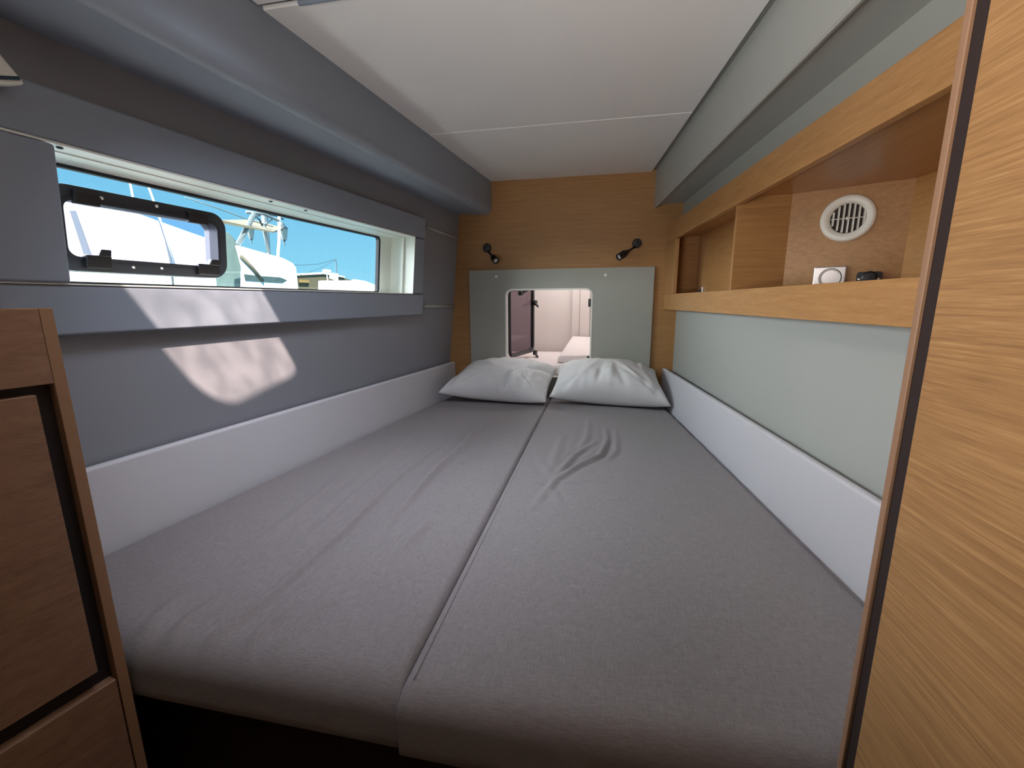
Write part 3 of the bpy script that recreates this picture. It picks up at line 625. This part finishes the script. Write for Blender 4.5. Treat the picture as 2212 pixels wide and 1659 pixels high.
def deep(h0, h1, name):
    pts = [(SW(0.46, 0, 0.020).x, 0.46), (SW(1.572, 0, 0.020).x, 1.572), (V0.x, V0.y + 0.012), (w0.x + 0.008, w0.y + 0.012), (w1.x + 0.008, w1.y)]
    return MB().plate(CW, [pts], h0, h1).build(name, 'oak_y', sh)
MB().hexa([SW(0.456, -0.01, 0.0), Vector((w1.x + 0.01, 0.456, ZC - 0.01)), Vector((w1.x + 0.01, 0.468, ZC - 0.01)), SW(0.468, -0.01, 0.0), SW(0.456, 0.338, 0.0), Vector((w1.x + 0.01, 0.456, ZC + 0.338)), Vector((w1.x + 0.01, 0.468, ZC + 0.338)), SW(0.468, 0.338, 0.0)]).build('end_panel', 'oak_z', sh)
deep(0.328, 0.338, 'top_panel'); deep(-0.010, 0.004, 'bottom_panel')
# round air vent
vc = VW(0.142, 0.238, 0.0)
ve = empty('air_vent', vc); tag(ve, 'round cream air vent with upright slats in the oak shelf', 'vent')
MB().lathe([(0.0665, 0.0), (0.067, 0.006), (0.064, 0.011), (0.058, 0.013), (0.046, 0.010), (0.0425, 0.006), (0.042, 0.001)], vc, vn, 48).build('ring', 'white', ve, smooth=True)
MB().lathe([(0.0, 0.0005), (0.0425, 0.0005)], vc, vn, 32).build('duct', 'dark_gap', ve)
for i in range(-3, 4):
    a = i * 0.0122; hh = math.sqrt(max(0.0001, 0.0415 ** 2 - a * a))
    f = lambda p, h, off: vc + vd * (a + p - 0.0 + off * 0.35) + Vector((0, 0, h)) + vn * off
    MB().fbox(f, (-0.0012, 0.0012), (-hh, hh), (0.001, 0.010)).build('slat', 'white', ve)
MB().tube([vc - vd * 0.04 + vn * 0.003, vc + vd * 0.04 + vn * 0.003], 0.0016, 8).build('crossbar', 'white', ve, smooth=True)
MB().lathe([(0.0, 0.011), (0.0045, 0.010), (0.005, 0.002)], vc, vn, 14).build('knob', 'white', ve, smooth=True)
# mains socket
def a_of(u, v):
    d = ray(u, v); t = (V0 - Vector((0, 0, 0))).dot(vn) / d.dot(vn); q = EYE + d * t; return (q - Vector((V0.x, V0.y, ZC))).dot(vd), q.z - ZC
(a0, h1), (a1, _) = a_of(1759, 577), a_of(1831, 574)
so = empty('mains_socket', VW((a0 + a1) / 2, h1 - 0.08, 0.0)); tag(so, 'square silver mains socket with round insert in the oak shelf', 'socket')
hc = h1 - 0.035; ac = (a0 + a1) / 2 + 0.002
MB().fbox(VW, (a0, a1), (h1 - 0.086, h1), (0.0, 0.009)).build('plate', 'socket', so, bevel=0.005, seg=3)
MB().lathe([(0.0275, 0.0), (0.0275, 0.011), (0.026, 0.012), (0.023, 0.0105), (0.021, 0.007), (0.0, 0.007)], VW(ac, hc, 0.0), vn, 36).build('insert', 'white', so)
MB().lathe([(0.0272, 0.0118), (0.0282, 0.0098), (0.0290, 0.0092)], VW(ac, hc, 0.0), vn, 36).build('ring_gap', 'iron', so)
for da, dh_ in ((-0.0105, 0.001), (0.0105, 0.001), (0.0, 0.0105)):
    MB().lathe([(0.0, 0.0075), (0.0028, 0.0075), (0.003, 0.006)], VW(ac + da, hc + dh_, 0.0), vn, 12).build('pin_hole', 'black', so)
# covered 12 volt socket
(b0, k1), (b1, _) = a_of(1851, 588), a_of(1907, 583)
so2 = empty('power_outlet', VW((b0 + b1) / 2, k1 - 0.04, 0.0)); tag(so2, 'black capped power outlet beside the silver mains socket', 'socket')
bc = (b0 + b1) / 2
MB().plate(VW, [rrect(b0, b1, k1 - 0.042, k1, 0.008, 4)], 0.0, 0.006).build('plate', 'black', so2, bevel=0.0015)
MB().lathe([(0.019, 0.004), (0.0195, 0.016), (0.0185, 0.022), (0.014, 0.024), (0.0, 0.0245)], VW(bc, k1 - 0.018, 0.0), vn, 28).build('cap', 'black', so2)
for q in (b0 + 0.007, b1 - 0.008):
    MB().lathe([(0.0, 0.008), (0.002, 0.0082), (0.0035, 0.0078), (0.004, 0.006)], VW(q, k1 - 0.021, 0.0), vn, 14).build('screw', 'steel', so2, smooth=True)
# catch in the far compartment
q = SW(2.33, 0.045, 0.150)
ct = empty('cupboard_catch', q); tag(ct, 'tiny steel catch on the back of the far shelf compartment', 'catch')
MB().box((q.x - 0.008, q.y - 0.012, q.z - 0.02), (q.x, q.y + 0.012, q.z + 0.022)).build('plate', 'steel', ct, bevel=0.002)
MB().lathe([(0.0, 0.016), (0.006, 0.015), (0.007, 0.0)], (q.x - 0.008, q.y, q.z), (-1, 0, 0), 16).build('button', 'iron', ct)

# ------------------------------------------------------------------ wardrobe in the foreground, right
we = on_y(2140, 0, 0.44); XWR = 0.291
wd = empty('wardrobe', (0.45, 0.2, 0)); tag(wd, 'oak wardrobe with horizontal grain standing at the foot of the berth', 'wardrobe')
WT = ZC + CEIL - 0.012
XWR = 0.284
yE = 0.460
MB().box((XWR, -0.60, 0.002), (XWR + 0.020, yE - 0.030, ZC + 0.478)).build('door_panel', 'oak_big', wd, bevel=0.001)
MB().box((XWR + 0.006, yE - 0.030, 0.002), (XWR + 0.020, yE - 0.007, ZC + 0.478)).build('rebate', 'dark_gap', wd)
MB().box((XWR + 0.003, yE - 0.008, 0.002), (0.575, yE, ZC + 0.478)).build('end_panel', 'oak_edge', wd, bevel=0.001)

# ------------------------------------------------------------------ drawer cabinet, left
ca = math.radians(13.0)
E0 = on_y(112, 665, 0.470); E0 = Vector((-0.742, 0.470, 0))
cd = Vector((-math.sin(ca), -math.cos(ca), 0)); cn = Vector((math.cos(ca), -math.sin(ca), 0))
def KW(a, h, off): return Vector((E0.x, E0.y, ZC + h)) + cd * a + cn * off        # a runs away from the berth, off into the room
kb = empty('drawer_cabinet', (E0.x - 0.2, 0.1, 0)); tag(kb, 'oak drawer cabinet with dark finger gaps below the window cover panel', 'cabinet')
def kpx(u, v):
    d = ray(u, v); t = (Vector((E0.x, E0.y, 0))).dot(cn) / d.dot(cn); q = EYE + d * t; return (q - E0).dot(cd), q.z - ZC
KT = -0.004
al, hg = kpx(60, 842); _, hg2 = kpx(125, 845)
hA = kpx(60, 836)[1]; hB = kpx(60, 856)[1]
hC = kpx(130, 1502)[1]; hD = kpx(130, 1545)[1]; hE = kpx(130, 1562)[1]
KL_ = 0.9
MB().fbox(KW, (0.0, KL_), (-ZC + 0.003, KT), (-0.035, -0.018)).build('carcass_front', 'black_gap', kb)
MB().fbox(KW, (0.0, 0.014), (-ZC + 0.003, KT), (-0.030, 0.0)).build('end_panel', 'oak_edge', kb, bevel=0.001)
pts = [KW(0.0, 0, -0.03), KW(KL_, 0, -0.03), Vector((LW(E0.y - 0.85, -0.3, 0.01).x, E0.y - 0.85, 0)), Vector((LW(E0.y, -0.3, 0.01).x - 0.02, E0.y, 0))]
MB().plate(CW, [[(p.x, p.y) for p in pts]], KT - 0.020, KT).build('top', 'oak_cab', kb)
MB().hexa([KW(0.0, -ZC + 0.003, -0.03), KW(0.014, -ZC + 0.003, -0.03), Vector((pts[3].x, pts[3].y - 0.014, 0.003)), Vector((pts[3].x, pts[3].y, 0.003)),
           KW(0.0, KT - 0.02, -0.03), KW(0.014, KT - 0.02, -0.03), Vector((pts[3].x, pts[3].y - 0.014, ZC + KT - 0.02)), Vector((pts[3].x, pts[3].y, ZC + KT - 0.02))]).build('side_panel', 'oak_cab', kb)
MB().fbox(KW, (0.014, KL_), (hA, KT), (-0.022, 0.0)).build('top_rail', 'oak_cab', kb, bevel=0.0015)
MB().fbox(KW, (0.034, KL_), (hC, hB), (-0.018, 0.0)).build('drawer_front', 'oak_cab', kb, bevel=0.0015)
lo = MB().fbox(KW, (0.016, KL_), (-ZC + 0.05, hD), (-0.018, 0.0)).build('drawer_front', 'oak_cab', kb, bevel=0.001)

# ------------------------------------------------------------------ outside the window
wat = MB().box((-60, -30, ZC - 1.15), (-1.6, 90, ZC - 1.05)).build('water', 'water'); tag(wat, 'harbour water outside the hull window', 'water', kind='structure')
def side_prism(pix, x, depth, name, mat, parent, bevel=0.0, taper=0.0, skew=(0.62, 0.78)):
    """outline given in picture pixels on the upright plane x, carried away from the hull by depth metres"""
    pts = [on_x(u, v, x) for u, v in pix]; n = len(pts)
    for (u, v), p_ in zip(pix, pts):
        if v >= 640: p_.z = ZC - 1.06
    mb = MB(); cz = min(p.z for p in pts)
    mb.v = pts + [Vector((p.x - depth * skew[0], p.y + depth * skew[1], cz + (p.z - cz) * (1 - taper))) for p in pts]
    tr = tessellate_polygon([pts])
    for t in tr: mb.f.append(list(t)); mb.f.append([n + t[2], n + t[1], n + t[0]])
    for j in range(n): mb.f.append([j, (j + 1) % n, n + (j + 1) % n, n + j])
    return mb.build(name, mat, parent, bevel=bevel)
def T(pix, x, r, name, mat, parent, seg=8):
    return MB().tube([on_x(u, v, x) for u, v in pix], r, seg).build(name, mat, parent, smooth=True)
# near white boat alongside
XA = -4.2
bA = empty('moored_boat', (XA - 0.8, 3.3, ZC - 1.05)); tag(bA, 'large white boat moored alongside, filling the opening port', 'boat', 'boats in the harbour')
side_prism([(-60, 398), (140, 432), (300, 462), (400, 498), (440, 512), (458, 528), (463, 560), (462, 640), (380, 900), (-60, 900)], XA, 1.8, 'hull', 'boat', bA, bevel=0.04, taper=0.1, skew=(1, 0.4))
side_prism([(-60, 380), (150, 418), (262, 448), (262, 455), (-60, 400)], XA - 0.5, 0.8, 'coachroof', 'boat', bA, bevel=0.03)
T([(336, 452), (352, 490), (368, 560), (376, 640)], XA + 0.03, 0.008, 'mooring_line', 'polesteel', bA)
T([(279, 385), (290, 440)], XA - 0.9, 0.010, 'stay_wire', 'boat', bA)
T([(318, 395), (345, 470), (380, 580)], XA + 0.05, 0.008, 'stay_wire', 'boat', bA)
side_prism([(150, 455), (162, 455), (200, 560), (184, 560)], XA + 0.02, 0.02, 'rub_stripe', 'stripe', bA)
# sport boat with the tower
XC = -6.5
bC = empty('sport_boat', (XC - 1, 6.5, ZC - 1.05)); tag(bC, 'white sport boat with a tubular tower and beige awning', 'boat', 'boats in the harbour')
side_prism([(507, 527), (560, 542), (610, 556), (632, 567), (640, 578), (645, 640), (640, 800), (520, 800), (520, 575)], XC, 1.6, 'hull', 'boat', bC, bevel=0.05, taper=0.15)
side_prism([(527, 592), (560, 596), (605, 599), (620, 605), (610, 611), (560, 608), (530, 606)], XC + 0.012, 0.05, 'side_window', 'boatglass', bC)
T([(521, 553), (545, 578), (568, 607)], XC + 0.03, 0.030, 'spray_rail', 'canvas', bC)
T([(515, 527), (549, 462)], XC - 0.2, 0.045, 'tower_leg', 'polesteel', bC)
T([(568, 460), (572, 500), (580, 545)], XC - 0.6, 0.040, 'tower_leg', 'polesteel', bC)
T([(603, 466), (603, 520), (600, 556)], XC - 0.3, 0.030, 'tower_leg', 'boat', bC)
T([(533, 458), (570, 462), (604, 478)], XC - 0.3, 0.030, 'tower_rail', 'polesteel', bC)
T([(550, 465), (560, 474), (567, 488)], XC - 0.3, 0.018, 'brace', 'iron', bC); T([(588, 474), (578, 480), (573, 488)], XC - 0.3, 0.016, 'brace', 'iron', bC)
MB().hexa([on_x(476, 482, XC - 0.1), on_x(590, 503, XC - 0.1), on_x(612, 498, XC - 1.6), on_x(500, 478, XC - 1.6),
           on_x(476, 475, XC - 0.1), on_x(590, 500, XC - 0.1), on_x(612, 492, XC - 1.6), on_x(545, 474, XC - 1.6)]).build('awning', 'canvas', bC)
T([(400, 426), (470, 450), (535, 474), (590, 490)], XC - 0.3, 0.010, 'backstay', 'polesteel', bC)
# covered boat between them
bB = empty('covered_boat', (-9.0, 6.5, ZC - 1.05)); tag(bB, 'boat under a weathered grey-green canvas cover', 'boat', 'boats in the harbour')
side_prism([(440, 505), (470, 495), (495, 502), (508, 520), (515, 540), (526, 600), (526, 640), (430, 640)], -9.0, 1.5, 'canvas_cover', 'greencanvas', bB, bevel=0.06)
side_prism([(440, 585), (530, 586), (530, 900), (430, 900)], -8.95, 1.5, 'hull', 'greencanvas', bB, bevel=0.05)
# hanging harbour lanterns
def lantern(label, u, v, x, sc_):
    c = on_x(u, v, x); L = empty('street_lantern', c - Vector((0, 0, 0.25 * sc_))); tag(L, label, 'lantern', 'harbour lanterns')
    MB().lathe([(0.06 * sc_, -0.22 * sc_), (0.13 * sc_, 0.16 * sc_)], c, (0, 0, 1), 6).build('glass_body', 'lampglass', L)
    MB().lathe([(0.15 * sc_, 0.16 * sc_), (0.07 * sc_, 0.26 * sc_), (0.03 * sc_, 0.33 * sc_), (0.0, 0.36 * sc_)], c, (0, 0, 1), 6).build('cap', 'iron', L)
    MB().lathe([(0.0, -0.42 * sc_), (0.02 * sc_, -0.40 * sc_), (0.02 * sc_, -0.30 * sc_), (0.06 * sc_, -0.22 * sc_)], c, (0, 0, 1), 6).build('finial', 'iron', L)
    for q in range(4):
        t = math.pi / 4 + math.pi / 2 * q; d = Vector((math.cos(t), math.sin(t), 0))
        MB().tube([c + d * 0.075 * sc_ + Vector((0, 0, -0.24 * sc_)), c + d * 0.135 * sc_ + Vector((0, 0, 0.16 * sc_))], 0.012 * sc_, 6).build('rib', 'iron', L)
    return L
pole_p = on_x(575, 560, -13.0)
lp = empty('lamp_post', Vector((pole_p.x, pole_p.y, ZC - 1.05))); tag(lp, 'dark iron lamp post carrying two lanterns behind the boats', 'lamp post')
top = on_x(575, 462, -13.0)
MB().tube([Vector((pole_p.x, pole_p.y, ZC - 1.05)), top], 0.06, 10).build('post', 'iron', lp, smooth=True)
MB().tube([on_x(541, 476, -13.0), on_x(556, 466, -13.0), top, on_x(596, 466, -13.0), on_x(612, 474, -13.0)], 0.03, 8).build('cross_arm', 'iron', lp, smooth=True)
lantern('iron lantern hanging above the beige awning end of the tower', 541, 503, -13.0, 0.95)
lantern('larger pale lantern beside the white tower leg', 612, 503, -13.0, 1.25)
# distant quay building, boats, wires
bD = empty('quay_building', on_x(700, 640, -30) * 1.0); bD.location.z = ZC - 1.05; tag(bD, 'low sandstone quay building beyond the boats', 'building')
side_prism([(636, 594), (700, 592), (740, 600), (800, 616), (820, 640), (600, 640)], -30, 4, 'wall', 'tan', bD)
side_prism([(636, 591), (700, 588), (745, 597), (745, 600), (700, 592), (636, 595)], -29.8, 4.5, 'roof_edge', 'boat', bD)
side_prism([(646, 604), (668, 605), (668, 611), (646, 610)], -29.7, 0.4, 'shop_sign', 'yellow', bD)
bE = empty('distant_boat', on_x(790, 640, -16)); bE.location.z = ZC - 1.05; tag(bE, 'small white bow of a boat near the end of the window glass', 'boat', 'boats in the harbour')
side_prism([(764, 603), (790, 607), (812, 616), (820, 624), (824, 660), (800, 640)], -16, 1.2, 'hull', 'boat', bE, bevel=0.04)
bF = empty('distant_boat', on_x(725, 640, -22)); bF.location.z = ZC - 1.05; tag(bF, 'distant white boat with a boxy cabin and radar dome', 'boat', 'boats in the harbour')
side_prism([(714, 589), (731, 591), (731, 607), (722, 602), (714, 600)], -22, 1.2, 'cabin', 'boat', bF, bevel=0.03)
MB().lathe([(0.0, -0.14), (0.30, -0.12), (0.36, 0.0), (0.28, 0.12), (0.0, 0.16)], on_x(706, 586, -22), (0, 0, 1), 20).build('radar_dome', 'boat', bF, smooth=True)
side_prism([(690, 606), (760, 606), (775, 612), (770, 660), (690, 660)], -22, 1.5, 'hull', 'boat', bF, bevel=0.04)
MB().tube([on_x(706, 590, -22), on_x(708, 606, -22)], 0.05, 8).build('mast', 'boat', bF)
pl_ = empty('harbour_pole', on_x(726, 640, -26)); pl_.location.z = ZC - 1.05; tag(pl_, 'thin pole with overhead wires in front of the quay building', 'pole')
MB().tube([Vector((on_x(726, 560, -26).x, on_x(726, 560, -26).y, ZC - 1.05)), on_x(725, 560, -26)], 0.05, 8).build('post', 'iron', pl_)
MB().tube([on_x(u, v, -26) for u, v in ((725, 560), (690, 570), (650, 573), (600, 570))], 0.022, 6).build('wire', 'iron', pl_)
MB().tube([on_x(u, v, -26) for u, v in ((725, 562), (690, 580), (645, 596))], 0.018, 6).build('wire', 'iron', pl_)
